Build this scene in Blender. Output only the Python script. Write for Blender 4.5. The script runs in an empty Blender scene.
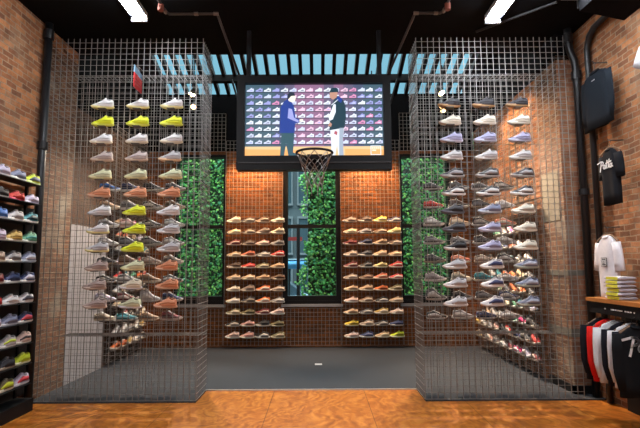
import bpy, math, random
from mathutils import Vector, Matrix
random.seed(7)
sc = bpy.context.scene
COL = sc.collection
R = math.radians

# ------------------------------------------------------------------ materials
MC = {}
def nodes(name):
    m = bpy.data.materials.new(name); m.use_nodes = True
    nt = m.node_tree; b = nt.nodes['Principled BSDF']
    return m, nt, b

def plain(rgb, rough=.6, metal=0.0, bump=0.0, vary=.12, scale=40.):
    key = (tuple(round(c, 3) for c in rgb), rough, metal, bump, vary)
    if key in MC: return MC[key]
    m, nt, b = nodes('surface')
    b.inputs['Roughness'].default_value = rough
    b.inputs['Metallic'].default_value = metal
    tc = nt.nodes.new('ShaderNodeTexCoord')
    n = nt.nodes.new('ShaderNodeTexNoise'); n.inputs['Scale'].default_value = scale
    nt.links.new(tc.outputs['Object'], n.inputs['Vector'])
    mx = nt.nodes.new('ShaderNodeMix'); mx.data_type = 'RGBA'
    nt.links.new(n.outputs['Fac'], mx.inputs['Factor'])
    mx.inputs['A'].default_value = tuple(c * (1 - vary) for c in rgb) + (1,)
    mx.inputs['B'].default_value = tuple(min(1, c * (1 + vary)) for c in rgb) + (1,)
    nt.links.new(mx.outputs['Result'], b.inputs['Base Color'])
    if bump:
        bp = nt.nodes.new('ShaderNodeBump'); bp.inputs['Strength'].default_value = bump
        nt.links.new(n.outputs['Fac'], bp.inputs['Height']); nt.links.new(bp.outputs['Normal'], b.inputs['Normal'])
    MC[key] = m
    return m

def glow(rgb, s=1.0):
    key = ('e', tuple(rgb), s)
    if key in MC: return MC[key]
    m, nt, b = nodes('lit_surface')
    b.inputs['Base Color'].default_value = (.01, .01, .01, 1)
    b.inputs['Emission Color'].default_value = tuple(rgb) + (1,)
    b.inputs['Emission Strength'].default_value = s
    MC[key] = m
    return m

def brick(axis, c1, c2, mortar, patch=.25, patchcol=(.30, .27, .22)):
    """axis 'x': wall lies in X-Z, 'y': wall lies in Y-Z"""
    m, nt, b = nodes('old_brick')
    b.inputs['Roughness'].default_value = .85
    L = nt.links.new; N = nt.nodes.new
    g = N('ShaderNodeNewGeometry'); s = N('ShaderNodeSeparateXYZ'); L(g.outputs['Position'], s.inputs[0])
    c = N('ShaderNodeCombineXYZ'); L(s.outputs['X' if axis == 'x' else 'Y'], c.inputs[0]); L(s.outputs['Z'], c.inputs[1])
    # wobble so that the courses are not ruler straight
    nz = N('ShaderNodeTexNoise'); nz.inputs['Scale'].default_value = 6; L(g.outputs['Position'], nz.inputs['Vector'])
    sub = N('ShaderNodeVectorMath'); sub.operation = 'SUBTRACT'; sub.inputs[1].default_value = (.5, .5, .5); L(nz.outputs['Color'], sub.inputs[0])
    scl = N('ShaderNodeVectorMath'); scl.operation = 'SCALE'; scl.inputs['Scale'].default_value = .03; L(sub.outputs[0], scl.inputs[0])
    add = N('ShaderNodeVectorMath'); L(c.outputs[0], add.inputs[0]); L(scl.outputs[0], add.inputs[1])
    bt = N('ShaderNodeTexBrick'); L(add.outputs[0], bt.inputs['Vector'])
    bt.inputs['Scale'].default_value = 1; bt.inputs['Brick Width'].default_value = .195; bt.inputs['Row Height'].default_value = .067
    bt.inputs['Mortar Size'].default_value = .0075; bt.inputs['Mortar Smooth'].default_value = .3; bt.inputs['Bias'].default_value = 0
    bt.inputs['Color1'].default_value = c1 + (1,); bt.inputs['Color2'].default_value = c2 + (1,); bt.inputs['Mortar'].default_value = mortar + (1,)
    # single-brick and blotch variation
    n2 = N('ShaderNodeTexNoise'); n2.inputs['Scale'].default_value = 4.5; n2.inputs['Detail'].default_value = 8; n2.inputs['Roughness'].default_value = .75
    L(add.outputs[0], n2.inputs['Vector'])
    r2 = N('ShaderNodeMapRange'); r2.inputs['From Min'].default_value = .3; r2.inputs['From Max'].default_value = .7
    r2.inputs['To Min'].default_value = .55; r2.inputs['To Max'].default_value = 1.45; L(n2.outputs['Fac'], r2.inputs['Value'])
    mu = N('ShaderNodeMix'); mu.data_type = 'RGBA'; mu.blend_type = 'MULTIPLY'; mu.inputs['Factor'].default_value = 1
    L(bt.outputs['Color'], mu.inputs['A']); L(r2.outputs[0], mu.inputs['B'])
    # worn, mortar-smeared patches
    n3 = N('ShaderNodeTexNoise'); n3.inputs['Scale'].default_value = 1.7; n3.inputs['Detail'].default_value = 6; L(g.outputs['Position'], n3.inputs['Vector'])
    r3 = N('ShaderNodeMapRange'); r3.inputs['From Min'].default_value = .56; r3.inputs['From Max'].default_value = .72
    r3.inputs['To Max'].default_value = patch * 2.4; L(n3.outputs['Fac'], r3.inputs['Value'])
    mp = N('ShaderNodeMix'); mp.data_type = 'RGBA'; L(r3.outputs[0], mp.inputs['Factor']); L(mu.outputs['Result'], mp.inputs['A'])
    mp.inputs['B'].default_value = patchcol + (1,)
    L(mp.outputs['Result'], b.inputs['Base Color'])
    ad = N('ShaderNodeMath'); ad.operation = 'MULTIPLY_ADD'; L(bt.outputs['Fac'], ad.inputs[0]); ad.inputs[1].default_value = -1.0; L(n2.outputs['Fac'], ad.inputs[2])
    bp = N('ShaderNodeBump'); bp.inputs['Strength'].default_value = .7; bp.inputs['Distance'].default_value = .012
    L(ad.outputs[0], bp.inputs['Height']); L(bp.outputs['Normal'], b.inputs['Normal'])
    return m

def wood_floor():
    m, nt, b = nodes('varnished_plywood'); L = nt.links.new; N = nt.nodes.new
    g = N('ShaderNodeNewGeometry')
    nz = N('ShaderNodeTexNoise'); nz.inputs['Scale'].default_value = 1.3; nz.inputs['Detail'].default_value = 3; L(g.outputs['Position'], nz.inputs['Vector'])
    sc_ = N('ShaderNodeVectorMath'); sc_.operation = 'SCALE'; sc_.inputs['Scale'].default_value = .9; L(nz.outputs['Color'], sc_.inputs[0])
    mp = N('ShaderNodeMapping'); mp.inputs['Rotation'].default_value = (0, 0, R(58)); mp.inputs['Scale'].default_value = (1, .35, 1); L(g.outputs['Position'], mp.inputs['Vector'])
    ad = N('ShaderNodeVectorMath'); L(mp.outputs[0], ad.inputs[0]); L(sc_.outputs[0], ad.inputs[1])
    wv = N('ShaderNodeTexWave'); wv.wave_type = 'BANDS'; wv.inputs['Scale'].default_value = 3.2; wv.inputs['Distortion'].default_value = 7
    wv.inputs['Detail'].default_value = 4; wv.inputs['Detail Scale'].default_value = 1.6; L(ad.outputs[0], wv.inputs['Vector'])
    n2 = N('ShaderNodeTexNoise'); n2.inputs['Scale'].default_value = 14; n2.inputs['Detail'].default_value = 8; L(ad.outputs[0], n2.inputs['Vector'])
    mm = N('ShaderNodeMath'); mm.operation = 'MULTIPLY_ADD'; L(wv.outputs['Fac'], mm.inputs[0]); mm.inputs[1].default_value = .20; L(n2.outputs['Fac'], mm.inputs[2])
    cr = N('ShaderNodeValToRGB'); L(mm.outputs[0], cr.inputs['Fac'])
    e = cr.color_ramp.elements; e[0].position = .28; e[0].color = (.23, .055, .004, 1); e[1].position = .85; e[1].color = (.64, .24, .036, 1)
    k = cr.color_ramp.elements.new(.56); k.color = (.44, .128, .010, 1)
    # big sheets
    bt = N('ShaderNodeTexBrick'); L(g.outputs['Position'], bt.inputs['Vector']); bt.inputs['Scale'].default_value = 1
    bt.inputs['Brick Width'].default_value = 1.22; bt.inputs['Row Height'].default_value = 2.44; bt.inputs['Mortar Size'].default_value = .004
    bt.inputs['Color1'].default_value = (1, 1, 1, 1); bt.inputs['Color2'].default_value = (.78, .76, .74, 1); bt.inputs['Mortar'].default_value = (.25, .2, .15, 1)
    mu = N('ShaderNodeMix'); mu.data_type = 'RGBA'; mu.blend_type = 'MULTIPLY'; mu.inputs['Factor'].default_value = 1
    L(cr.outputs['Color'], mu.inputs['A']); L(bt.outputs['Color'], mu.inputs['B']); L(mu.outputs['Result'], b.inputs['Base Color'])
    b.inputs['Roughness'].default_value = .38
    bp = N('ShaderNodeBump'); bp.inputs['Strength'].default_value = .12; L(n2.outputs['Fac'], bp.inputs['Height']); L(bp.outputs['Normal'], b.inputs['Normal'])
    return m

def dull(m, v=.12):
    m.node_tree.nodes['Principled BSDF'].inputs['Specular IOR Level'].default_value = v
    return m

def glass_mat():
    m, nt, b = nodes('pane_glass'); nt.nodes.remove(b); L = nt.links.new
    out = nt.nodes['Material Output']
    t = nt.nodes.new('ShaderNodeBsdfTransparent'); t.inputs[0].default_value = (.93, .96, .96, 1)
    gl = nt.nodes.new('ShaderNodeBsdfGlossy'); gl.inputs['Roughness'].default_value = .2
    mx = nt.nodes.new('ShaderNodeMixShader'); mx.inputs[0].default_value = .01
    L(t.outputs[0], mx.inputs[1]); L(gl.outputs[0], mx.inputs[2]); L(mx.outputs[0], out.inputs['Surface'])
    return m

BLACK = dull(plain((.008, .008, .009), .6), .2)
BLACKMETAL = plain((.014, .014, .016), .4, .3)
CEIL = dull(plain((.0030, .0030, .0042), .85), .1)
WIRE = plain((.27, .26, .25), .45, .5); WIREB = plain((.30, .28, .26), .5, .5)
BRICK_Y = brick('y', (.42, .165, .06), (.13, .048, .02), (.28, .19, .12), .24, (.32, .24, .16))
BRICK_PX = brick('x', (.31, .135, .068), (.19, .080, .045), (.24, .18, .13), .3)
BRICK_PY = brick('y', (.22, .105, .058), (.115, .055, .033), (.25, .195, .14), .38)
BRICK_B = brick('x', (.27, .080, .012), (.12, .034, .007), (.10, .045, .016), .03)
GREY = plain((.021, .024, .031), .85, 0, .15, .15, 120)
WOOD = wood_floor()
GLASS = glass_mat()
SHELFWOOD = plain((.42, .16, .035), .45, 0, .05, .25, 18)
WHITE = plain((.74, .74, .76), .7)

# ------------------------------------------------------------------ mesh builder
class MB:
    def __init__(s): s.v = []; s.f = []; s.mi = []
    def add(s, vs, fs, mi=0):
        o = len(s.v); s.v += [tuple(v) for v in vs]
        s.f += [tuple(i + o for i in f) for f in fs]; s.mi += [mi] * len(fs); return s
    def box(s, x0, x1, y0, y1, z0, z1, mi=0):
        vs = [(x, y, z) for z in (z0, z1) for y in (y0, y1) for x in (x0, x1)]
        return s.add(vs, [(0, 2, 3, 1), (4, 5, 7, 6), (0, 1, 5, 4), (2, 6, 7, 3), (0, 4, 6, 2), (1, 3, 7, 5)], mi)
    def tube(s, pts, r, n=8, mi=0, closed=False):
        pts = [Vector(p) for p in pts]; rings = []
        m = len(pts); up0 = None
        for i, p in enumerate(pts):
            a = pts[(i - 1) % m] if (i or closed) else p
            c = pts[(i + 1) % m] if (i < m - 1 or closed) else p
            t = (c - a).normalized()
            if up0 is None: up0 = Vector((0, 0, 1)) if abs(t.z) < .9 else Vector((0, 1, 0))
            x = t.cross(up0).normalized(); y = x.cross(t).normalized(); up0 = y
            rr = r[i] if isinstance(r, (list, tuple)) else r
            rings.append([p + x * rr * math.cos(2 * math.pi * k / n) + y * rr * math.sin(2 * math.pi * k / n) for k in range(n)])
        vs = [v for q in rings for v in q]; fs = []
        for i in range(m if closed else m - 1):
            j = (i + 1) % m
            fs += [(i * n + k, i * n + (k + 1) % n, j * n + (k + 1) % n, j * n + k) for k in range(n)]
        if not closed: fs += [tuple(range(n))[::-1], tuple((m - 1) * n + k for k in range(n))]
        return s.add(vs, fs, mi)
    def loft(s, rings, mi=0, caps=True):
        n = len(rings[0]); vs = [v for q in rings for v in q]; fs = []
        for i in range(len(rings) - 1):
            fs += [(i * n + k, i * n + (k + 1) % n, (i + 1) * n + (k + 1) % n, (i + 1) * n + k) for k in range(n)]
        if caps: fs += [tuple(range(n))[::-1], tuple((len(rings) - 1) * n + k for k in range(n))]
        return s.add(vs, fs, mi)
    def poly(s, pts2, y, mi=0, th=0):
        """outline in x,z standing at depth y, optionally th thick"""
        n = len(pts2)
        vs = [(p[0], y, p[1]) for p in pts2]
        if not th: return s.add(vs, [tuple(range(n))], mi)
        vs += [(p[0], y + th, p[1]) for p in pts2]
        return s.add(vs, [tuple(range(n)), tuple(range(n, 2 * n))[::-1]] + [(i, i + n, (i + 1) % n + n, (i + 1) % n) for i in range(n)], mi)
    def mesh(s, name, mats, off=(0, 0, 0), smooth=False):
        me = bpy.data.meshes.new(name)
        me.from_pydata([(v[0] - off[0], v[1] - off[1], v[2] - off[2]) for v in s.v], [], s.f)
        for m in (mats if isinstance(mats, (list, tuple)) else [mats]): me.materials.append(m)
        for p, i in zip(me.polygons, s.mi): p.material_index = i; p.use_smooth = smooth
        me.update(); return me
    def build(s, name, mats, parent=None, off=None, smooth=False):
        if off is None: off = ROOT.get(parent.name, (0, 0, 0)) if parent else (0, 0, 0)
        o = bpy.data.objects.new(name, s.mesh(name, mats, off, smooth)); COL.objects.link(o)
        if parent: o.parent = parent; ROOT[o.name] = off
        else: o.location = off
        return o
ROOT = {}
def tag(o, label=None, cat=None, group=None, kind=None):
    if label: o['label'] = label
    if cat: o['category'] = cat
    if group: o['group'] = group
    if kind: o['kind'] = kind
    return o
def empty(name, loc, label, cat, group=None, rz=0):
    o = bpy.data.objects.new(name, None); COL.objects.link(o); o.location = loc; o.rotation_euler.z = rz
    o.empty_display_size = .1
    ROOT[o.name] = (0, 0, 0) if rz else tuple(loc)
    return tag(o, label, cat, group)
def struct(name, mb, mat, **k):
    return tag(mb.build(name, mat, **k), kind='structure')
def ordn(i): return ['top', 'second', 'third', 'fourth', 'fifth', 'sixth', 'seventh', 'eighth', 'ninth', 'tenth', 'eleventh', 'twelfth'][i]
def rowdown(i): return 'top row' if i == 0 else ordn(i) + ' row down'

# ------------------------------------------------------------------ setting
XL, XR = -3.66, 3.36          # side walls of the alcove
XRF = 3.62                    # right wall of the front room
YC, YCB, YB = 6.24, 6.80, 10.2
ZC = 4.93
struct('floor', MB().box(XL - .3, 4.0, -3, YCB + .0, -.12, -.014), WOOD)
mb = MB(); mb.box(XL, -1.545, YC - .02, YB, -.015, 0); mb.box(1.335, XR + .24, YC - .02, YB, -.015, 0)
mb.box(-1.545, 1.335, YCB, YB, -.015, 0); mb.box(XL, XR + .3, YCB, YB + .3, -.12, -.015)
struct('floor_alcove', mb, GREY)
mb = MB(); mb.box(-1.545, 1.335, YCB - .02, YCB, -.014, .002)
struct('trim_floor_edge', mb, plain((.62, .60, .57), .35, .6))
struct('wall_left', MB().box(XL - .3, XL, -3, 7.07, -.1, ZC + .02), BRICK_Y)
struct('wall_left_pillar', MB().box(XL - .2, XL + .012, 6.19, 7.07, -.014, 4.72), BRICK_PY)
struct('wall_left_alcove', MB().box(XL - .3, XL - .001, 7.07, YB, -.1, ZC + .02), brick('y', (.10, .042, .02), (.055, .025, .014), (.07, .048, .032), .06))  # brick colours darkened to stand in for the dim light on this wall
# the painted-black upper part of the left alcove wall
struct('trim_black_upper_left', MB().box(XL, XL + .015, 7.07, YB, 4.10, 6.9), CEIL)
struct('trim_white_panel', MB().box(XL, XL + .02, 7.05, 8.25, 0, 2.31), plain((.36, .345, .37), .55, 0, 0, .06))
mb = MB(); mb.box(XRF, XRF + .3, -3, 6.5, -.1, ZC + .02)
struct('wall_right', mb, BRICK_Y)
mb = MB(); mb.box(XR, 4.0, 6.5, 7.12, 0, 4.62)
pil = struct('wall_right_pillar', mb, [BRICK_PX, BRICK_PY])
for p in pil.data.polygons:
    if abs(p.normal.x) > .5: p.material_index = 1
struct('wall_right_alcove', MB().box(XR + .02, 4.0, 7.12, YB, -.1, 4.55), BRICK_Y)
struct('trim_black_upper_right', MB().box(XR, 4.0, 6.5, YB, 4.55, 6.9), CEIL)
struct('trim_concrete_bands', MB().box(XR - .006, 4.0, 6.494, 7.1, .72, .83).box(XR - .006, 4.0, 6.494, 7.1, 1.53, 1.60), plain((.13, .12, .10), .9, 0, .3, .3, 14))
struct('trim_plaster_patch', MB().box(XR - .006, XR, 6.62, 7.1, 2.30, 3.0), plain((.24, .21, .16), .9, 0, .3, .35, 9))
struct('baseboard_right', MB().box(XR - .03, 4.0, 6.46, 6.5, 0, .10).box(XR - .03, XR, 6.46, 7.15, 0, .10), BLACK)
struct('wall_front', MB().box(XL - .3, 4.0, -3.2, -3, -.1, ZC + .02), plain((.10, .07, .05), .8))
# front room ceiling, black, ends behind the cages
struct('ceiling', MB().box(XL - .3, 4.0, -3, 7.12, ZC, 6.9), CEIL)
# back wall with three tall window openings
WIN = [(-3.05, -1.97), (-.75, .47), (1.74, 2.82)]
ZS, ZT = .96, 4.06
mb = MB()
xs = [XL - .3] + [v for w in WIN for v in w] + [4.0]
for i in range(0, 8, 2): mb.box(xs[i], xs[i + 1], YB, YB + .25, -.1, 4.15)
for a, b in WIN: mb.box(a, b, YB, YB + .25, -.1, ZS); mb.box(a, b, YB, YB + .25, ZT, 4.15)
struct('wall_back', mb, BRICK_B)
struct('trim_black_upper_back', MB().box(XL, XR, YB - .012, YB + .25, 4.15, 5.42), CEIL)
FRAME = dull(plain((.004, .004, .005), .5), .2)
for k, (a, b) in enumerate(WIN):
    w = tag(bpy.data.objects.new('window_%d' % (k + 1), None), kind='structure'); COL.objects.link(w); w.location = ((a + b) / 2, YB, ZS); ROOT[w.name] = tuple(w.location)
    f = MB(); t = .10 if k == 1 else .05
    f.box(a, a + t, YB - .06, YB + .12, ZS, ZT); f.box(b - t, b, YB - .06, YB + .12, ZS, ZT)
    f.box(a + t, b - t, YB - .06, YB + .12, ZT - .06, ZT); f.box(a + t, b - t, YB - .06, YB + .12, ZS, ZS + .09)
    f.build('window_frame', FRAME, w)
    MB().box(a + t, b - t, YB - .03, YB + .09, 2.475, 2.545).build('transom', FRAME, w)
    MB().box(a + t, b - t, YB + .03, YB + .036, ZS + .09, ZT - .06).build('pane', GLASS, w)
    MB().box(a - .03, b + .03, YB - .12, YB, .83, .885).build('sill', plain((.22, .22, .23), .5), w)
    MB().box(a, b, YB - .07, YB - .005, .885, ZS).build('sill_rail', FRAME, w)
# sloped glazed roof over the alcove
def roofz(y): return 5.40 + .325 * (YB - y)
w = tag(bpy.data.objects.new('window_4', None), kind='structure'); COL.objects.link(w); w.location = (0, 8.6, 5.9); ROOT[w.name] = tuple(w.location)
g = MB(); g.add([(XL, 7.1, roofz(7.1) + .12), (XR, 7.1, roofz(7.1) + .12), (XR, YB, roofz(YB) + .12), (XL, YB, roofz(YB) + .12)], [(0, 1, 2, 3)])
g.build('pane', GLASS, w)
for i in range(31):
    x = -3.55 + i * .2285
    m_ = MB(); h = .12
    vs = []
    for y in (7.1, YB):
        for dx in (-.036, .036):
            for dz in (0, h): vs.append((x + dx, y, roofz(y) + dz))
    m_.add(vs, [(0, 1, 3, 2), (4, 6, 7, 5), (0, 4, 5, 1), (2, 3, 7, 6), (0, 2, 6, 4), (1, 5, 7, 3)])
    m_.build('mullion', BLACK, w)
for y in (9.66, 8.75, 7.8):
    MB().box(XL, XR, y - .07, y + .07, roofz(y) - .09, roofz(y) + .05).build('purlin', BLACK, w)
for x0, x1 in ((XL, -3.26), (3.17, XR)):
    m_ = MB(); m_.add([(x, y, roofz(y) + dz) for y in (7.1, YB) for x in (x0, x1) for dz in (0, .15)],
                      [(0, 1, 3, 2), (4, 6, 7, 5), (0, 4, 5, 1), (2, 3, 7, 6), (0, 2, 6, 4), (1, 5, 7, 3)])
    m_.build('solid_strip', BLACK, w)
# steel roof truss struts either side of the screen
for s in (-1, 1):
    o = MB().tube([(s * 1.62 - .06, 9.05, 5.3), (s * 1.40 - .06, 9.0, 4.60)], .02).build('roof_strut', BLACKMETAL, off=(s * 1.5, 9, 4.6))
    tag(o, 'thin dark roof strut %s of the hanging screen, under the skylight' % ('left' if s < 0 else 'right'), 'strut', 'roof struts')

# ------------------------------------------------------------------ outdoors
struct('trim_courtyard_ground', MB().box(-9, 9, YB + .3, 22, -.3, -.12), plain((.13, .13, .13), .8))
GREENS = [plain(c, .5, 0, 0, .2, 3) for c in ((.015, .10, .015), (.035, .22, .03), (.06, .34, .05), (.19, .48, .07), (.008, .04, .012), (.02, .24, .09))]
def ivy(name, x0, x1, z1, n, y, label, ragged=None):
    m_ = MB()
    m_.box(x0 + .05, x1 - .05, y + .1, y + .16, -.12, z1 - .15, 4) if ragged is None else m_.box(x0 + .35, x1 - .1, y + .1, y + .16, -.12, z1 - .15, 4)
    for i in range(n):
        x = random.uniform(x0, x1); z = random.uniform(-.1, z1)
        if ragged and x < ragged(z): continue
        s = random.uniform(.020, .048); a = random.uniform(0, 6.3)
        u = Vector((math.cos(a), random.uniform(-.5, .5), math.sin(a))).normalized()
        nrm = Vector((random.uniform(-.6, .6), -1, random.uniform(-.1, 1.0))).normalized()
        vv = nrm.cross(u).normalized(); u = vv.cross(nrm)
        c = Vector((x, y + random.uniform(-.1, .1), z))
        pts = [c + u * s * 1.3, c + u * s * .2 + vv * s * .8, c - u * s * .7 + vv * s * .5, c - u * s * .45, c - u * s * .7 - vv * s * .5, c + u * s * .2 - vv * s * .8]
        ctr = c + nrm * s * .25
        m_.add(pts + [ctr], [(k, (k + 1) % 6, 6) for k in range(6)], random.choice((0, 1, 1, 2, 2, 3, 5)))
    o = m_.build(name, GREENS, off=((x0 + x1) / 2, y, -.12))
    tag(o, label, 'ivy', kind='stuff')
ivy('ivy', -4.9, -1.7, 5.2, 7000, 12.2, 'dense green ivy wall outside the left window')
ivy('ivy', 1.7, 4.6, 5.2, 6500, 12.2, 'dense green ivy wall outside the right window')
ivy('ivy', -.62, 1.25, 5.0, 5200, 12.2, 'tall green ivy climbing outside the centre window',
    lambda z: -.36 + .10 * math.sin(z * 3.1) + .08 * math.sin(z * 7.7) - (.15 if z < 1.3 else 0))
bld = empty('building', (-2, 17, -.12), 'grey blue building with white framed windows beyond the centre window', 'building')
MB().box(-6, 3, 17, 17.4, -.12, 6.0).build('facade', plain((.09, .125, .14), .5), bld)
for i in range(5):
    for j in range(3):
        x = -3.6 + i * .95; z = .3 + j * 1.75
        f = MB(); f.box(x, x + .8, 16.9, 16.99, z + 1.28, z + 1.36); f.box(x, x + .8, 16.9, 16.99, z, z + .07)
        for q in (0, .37, .74): f.box(x + q, x + q + .05, 16.9, 16.99, z + .07, z + 1.28)
        wf = f.build('window', plain((.16, .20, .22), .5), bld)
        MB().box(x + .05, x + .74, 16.93, 16.98, z + .07, z + 1.28).build('pane', plain((.05, .09, .11), .15), wf)
aw = empty('awning', (-.95, 14.8, -.12), 'bright blue rounded awning low behind the left of the centre window', 'awning')
m_ = MB(); rr = []
for x in (-1.6, -.36): rr.append([(x, 14.8 + .22 * math.cos(a), 1.72 + .14 * math.sin(a)) for a in [2 * math.pi * k / 16 for k in range(16)]])
m_.loft(rr).build('canvas', plain((.07, .33, .62), .6), aw)
MB().box(-1.6, -.36, 14.62, 15.0, 1.845, 1.885).build('top_edge', plain((.45, .68, .82), .5), aw)
for x in (-1.5, -.9): MB().tube([(x, 14.85, -.12), (x, 14.85, 1.62)], .025, 8).build('support', BLACKMETAL, aw)
o = MB().box(-1.05, -.5, 14.72, 14.84, 2.44, 2.55).build('street_sign', plain((.22, .02, .02), .5), off=(-.8, 14.8, 2.4)); tag(o, 'small dark red sign above the blue awning outside', 'sign')
o = MB().tube([(-.60, 14.3, -.12), (-.60, 14.3, 2.9)], .05).build('street_post', BLACK, off=(-.6, 14.3, -.12)); tag(o, 'dark post standing outside, left in the centre window', 'post')
cr = empty('parked_car', (-1.1, 16.0, -.12), 'pale blue car glimpsed at the bottom left of centre window', 'car')
MB().loft([[(x, y, z) for x, y, z in q] for q in [
    [(-2.9, 15.3, .1), (-2.9, 16.4, .1), (-2.9, 16.4, .6), (-2.9, 15.3, .6)], [(-2.5, 15.2, .05), (-2.5, 16.5, .05), (-2.5, 16.5, .75), (-2.5, 15.2, .75)],
    [(-.5, 15.2, .05), (-.5, 16.5, .05), (-.5, 16.5, .75), (-.5, 15.2, .75)], [(.1, 15.3, .1), (.1, 16.4, .1), (.1, 16.4, .55), (.1, 15.3, .55)]]]).build('car_body', plain((.28, .46, .58), .3, .2), cr)
MB().loft([[(-2.1, 15.3, .75), (-2.1, 16.4, .75), (-2.1, 16.4, .76), (-2.1, 15.3, .76)], [(-1.8, 15.35, .75), (-1.8, 16.3, .75), (-1.8, 16.3, 1.2), (-1.8, 15.35, 1.2)],
           [(-1.0, 15.35, .75), (-1.0, 16.3, .75), (-1.0, 16.3, 1.2), (-1.0, 15.35, 1.2)], [(-.5, 15.3, .75), (-.5, 16.4, .75), (-.5, 16.4, .76), (-.5, 15.3, .76)]]).build('cabin', plain((.10, .16, .2), .2), cr)
for x in (-2.2, -.5):
    MB().tube([(x, 15.15, .18), (x, 15.35, .18)], .3, 16).build('wheel', BLACK, cr)

# ------------------------------------------------------------------ wire grids
def grid_x(m_, x0, x1, z0, z1, y, d=.08, r=.0037, over=0.0):
    n = round((x1 - x0) / d)
    for i in range(n + 1):
        x = x0 + (x1 - x0) * i / n; m_.box(x - r, x + r, y - r, y + r, z0, z1 + over)
    n = round((z1 - z0) / d)
    for i in range(n + 1):
        z = z0 + (z1 - z0) * i / n; m_.box(x0, x1, y - r * 3.0, y - r, z - r * .55, z + r * .55)
    return m_
def grid_y(m_, y0, y1, z0, z1, x, d=.08, r=.0030, over=0.0, side=1):
    n = round((y1 - y0) / d)
    for i in range(n + 1):
        y = y0 + (y1 - y0) * i / n; m_.box(x - r, x + r, y - r, y + r, z0, z1 + over)
    n = round((z1 - z0) / d)
    for i in range(n + 1):
        z = z0 + (z1 - z0) * i / n; m_.box(x + side * r, x + side * 3 * r, y0, y1, z - r, z + r)
    return m_
def grid_h(m_, x0, x1, y0, y1, z, d=.08, r=.003):
    n = round((x1 - x0) / d)
    for i in range(n + 1):
        x = x0 + (x1 - x0) * i / n; m_.box(x - r, x + r, y0, y1, z - r, z + r)
    n = max(2, round((y1 - y0) / d))
    for i in range(n + 1):
        y = y0 + (y1 - y0) * i / n; m_.box(x0, x1, y - r, y + r, z + r, z + 3 * r)
    return m_
LEDGE = plain((.10, .085, .075), .4, .4)
FROWS = [3.758 - .2362 * i for i in range(12)]
BROWS = [2.62 - .2409 * i for i in range(8)]
BROWS = [2.757 - .2609 * i for i in range(8)]
FCOL = {'left': [-2.84, -2.385, -1.936], 'right': [1.743, 2.203, 2.652]}
BCOL = {'left': [-3.0, -2.69, -2.375, -2.06], 'right': [1.66, 2.03, 2.36, 2.69]}
for side, xo, xi in (('left', -3.62, -1.55), ('right', 3.34, 1.335)):
    a, b = min(xo, xi), max(xo, xi)
    cage = empty('wire_cage', ((a + b) / 2, 6.5, 0), 'tall steel wire grid cage on the %s, carrying three columns of sneakers' % side, 'wire cage', 'wire display cages')
    yb = YCB - .02
    grid_x(MB(), a, b, .01, 4.70, YC, over=.06).build('front_panel', WIRE, cage)
    a2, b2 = (-3.44, -1.55) if side == 'left' else (1.335, 3.17)
    grid_x(MB(), a2, b2, .01, 4.37, yb, r=.0019).build('back_panel', WIRE, cage)
    grid_y(MB(), YC, yb, .01, 4.70, xi, side=1 if side == 'left' else -1, over=.05).build('side_panel', WIRE, cage)
    grid_h(MB(), a2, b2, 6.58, yb, 4.375, .06).build('top_panel', WIRE, cage)
    grid_h(MB(), a2, b2, 6.55, yb, .765, .05).build('bottom_tray', WIRE, cage)
    for x in FCOL[side]:
        for z in FROWS:
            MB().box(x - .05, x + .05, YC - .115, YC - .0135, z - .011, z - .001).build('shelf', LEDGE, cage)
    for x in BCOL[side]:
        for z in BROWS:
            MB().box(x - .05, x + .05, yb + .005, yb + .12, z - .011, z - .001).build('shelf', LEDGE, cage)

YP = 10.09
def panel(x0, x1, z0, z1, label, name='display_grid', y=YP):
    p = empty(name, ((x0 + x1) / 2, y, z0), label, 'wire panel', 'wire panels on the back wall')
    grid_x(MB(), x0, x1, z0, z1, y, .082, .0036).build('grid', WIREB, p)
    return p
PANL = panel(-1.965, -.76, .05, 4.35, 'steel wire grid panel of sneakers left of the centre window')
PANR = panel(.475, 1.735, .05, 4.35, 'steel wire grid panel of sneakers right of the centre window')
panel(-.74, .455, .05, .80, 'low steel wire grid panel under the centre window sill')
panel(-3.4, -1.985, .05, .80, 'low steel wire grid panel under the left window sill')
panel(1.755, 3.3, .05, .80, 'low steel wire grid panel under the right window sill')
panel(-3.4, -1.985, 4.12, 4.95, 'high steel wire grid panel above the left window')
panel(1.755, 3.3, 4.12, 4.95, 'high steel wire grid panel above the right window')
PROWS = [2.58 - .2365 * i for i in range(11)]
PCOL = {'left': [-1.765, -1.465, -1.16, -.852], 'right': [.66, .975, 1.285, 1.59]}
for p, cs in ((PANL, PCOL['left']), (PANR, PCOL['right'])):
    for x in cs:
        for z in PROWS: MB().box(x - .06, x + .06, YP - .12, YP - .016, z - .010, z - .001).build('shelf', LEDGE, p)
# grids with rails on the alcove side walls
SROWS = [.262 + .2409 * i for i in range(11)]
for side, x, y0, s in (('left', XL + .05, 8.35, 1), ('right', XR - .04, 7.3, -1)):
    p = empty('display_grid', (x, (y0 + 10) / 2, .05), 'steel wire grid panel on the %s side wall behind the cage' % side, 'wire panel', 'wire panels on the side walls')
    grid_y(MB(), y0, 10.0, .05, 4.2, x, .082, .0035, side=s).build('grid', WIREB, p)
    for z in SROWS:
        xa, xb = sorted((x + s * .02, x + s * .125))
        MB().box(xa, xb, y0 - .1 if side == 'right' else y0, 10.0, z - .012, z - .001).build('shelf_rail', plain((.16, .13, .11), .35, .5), p)

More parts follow.
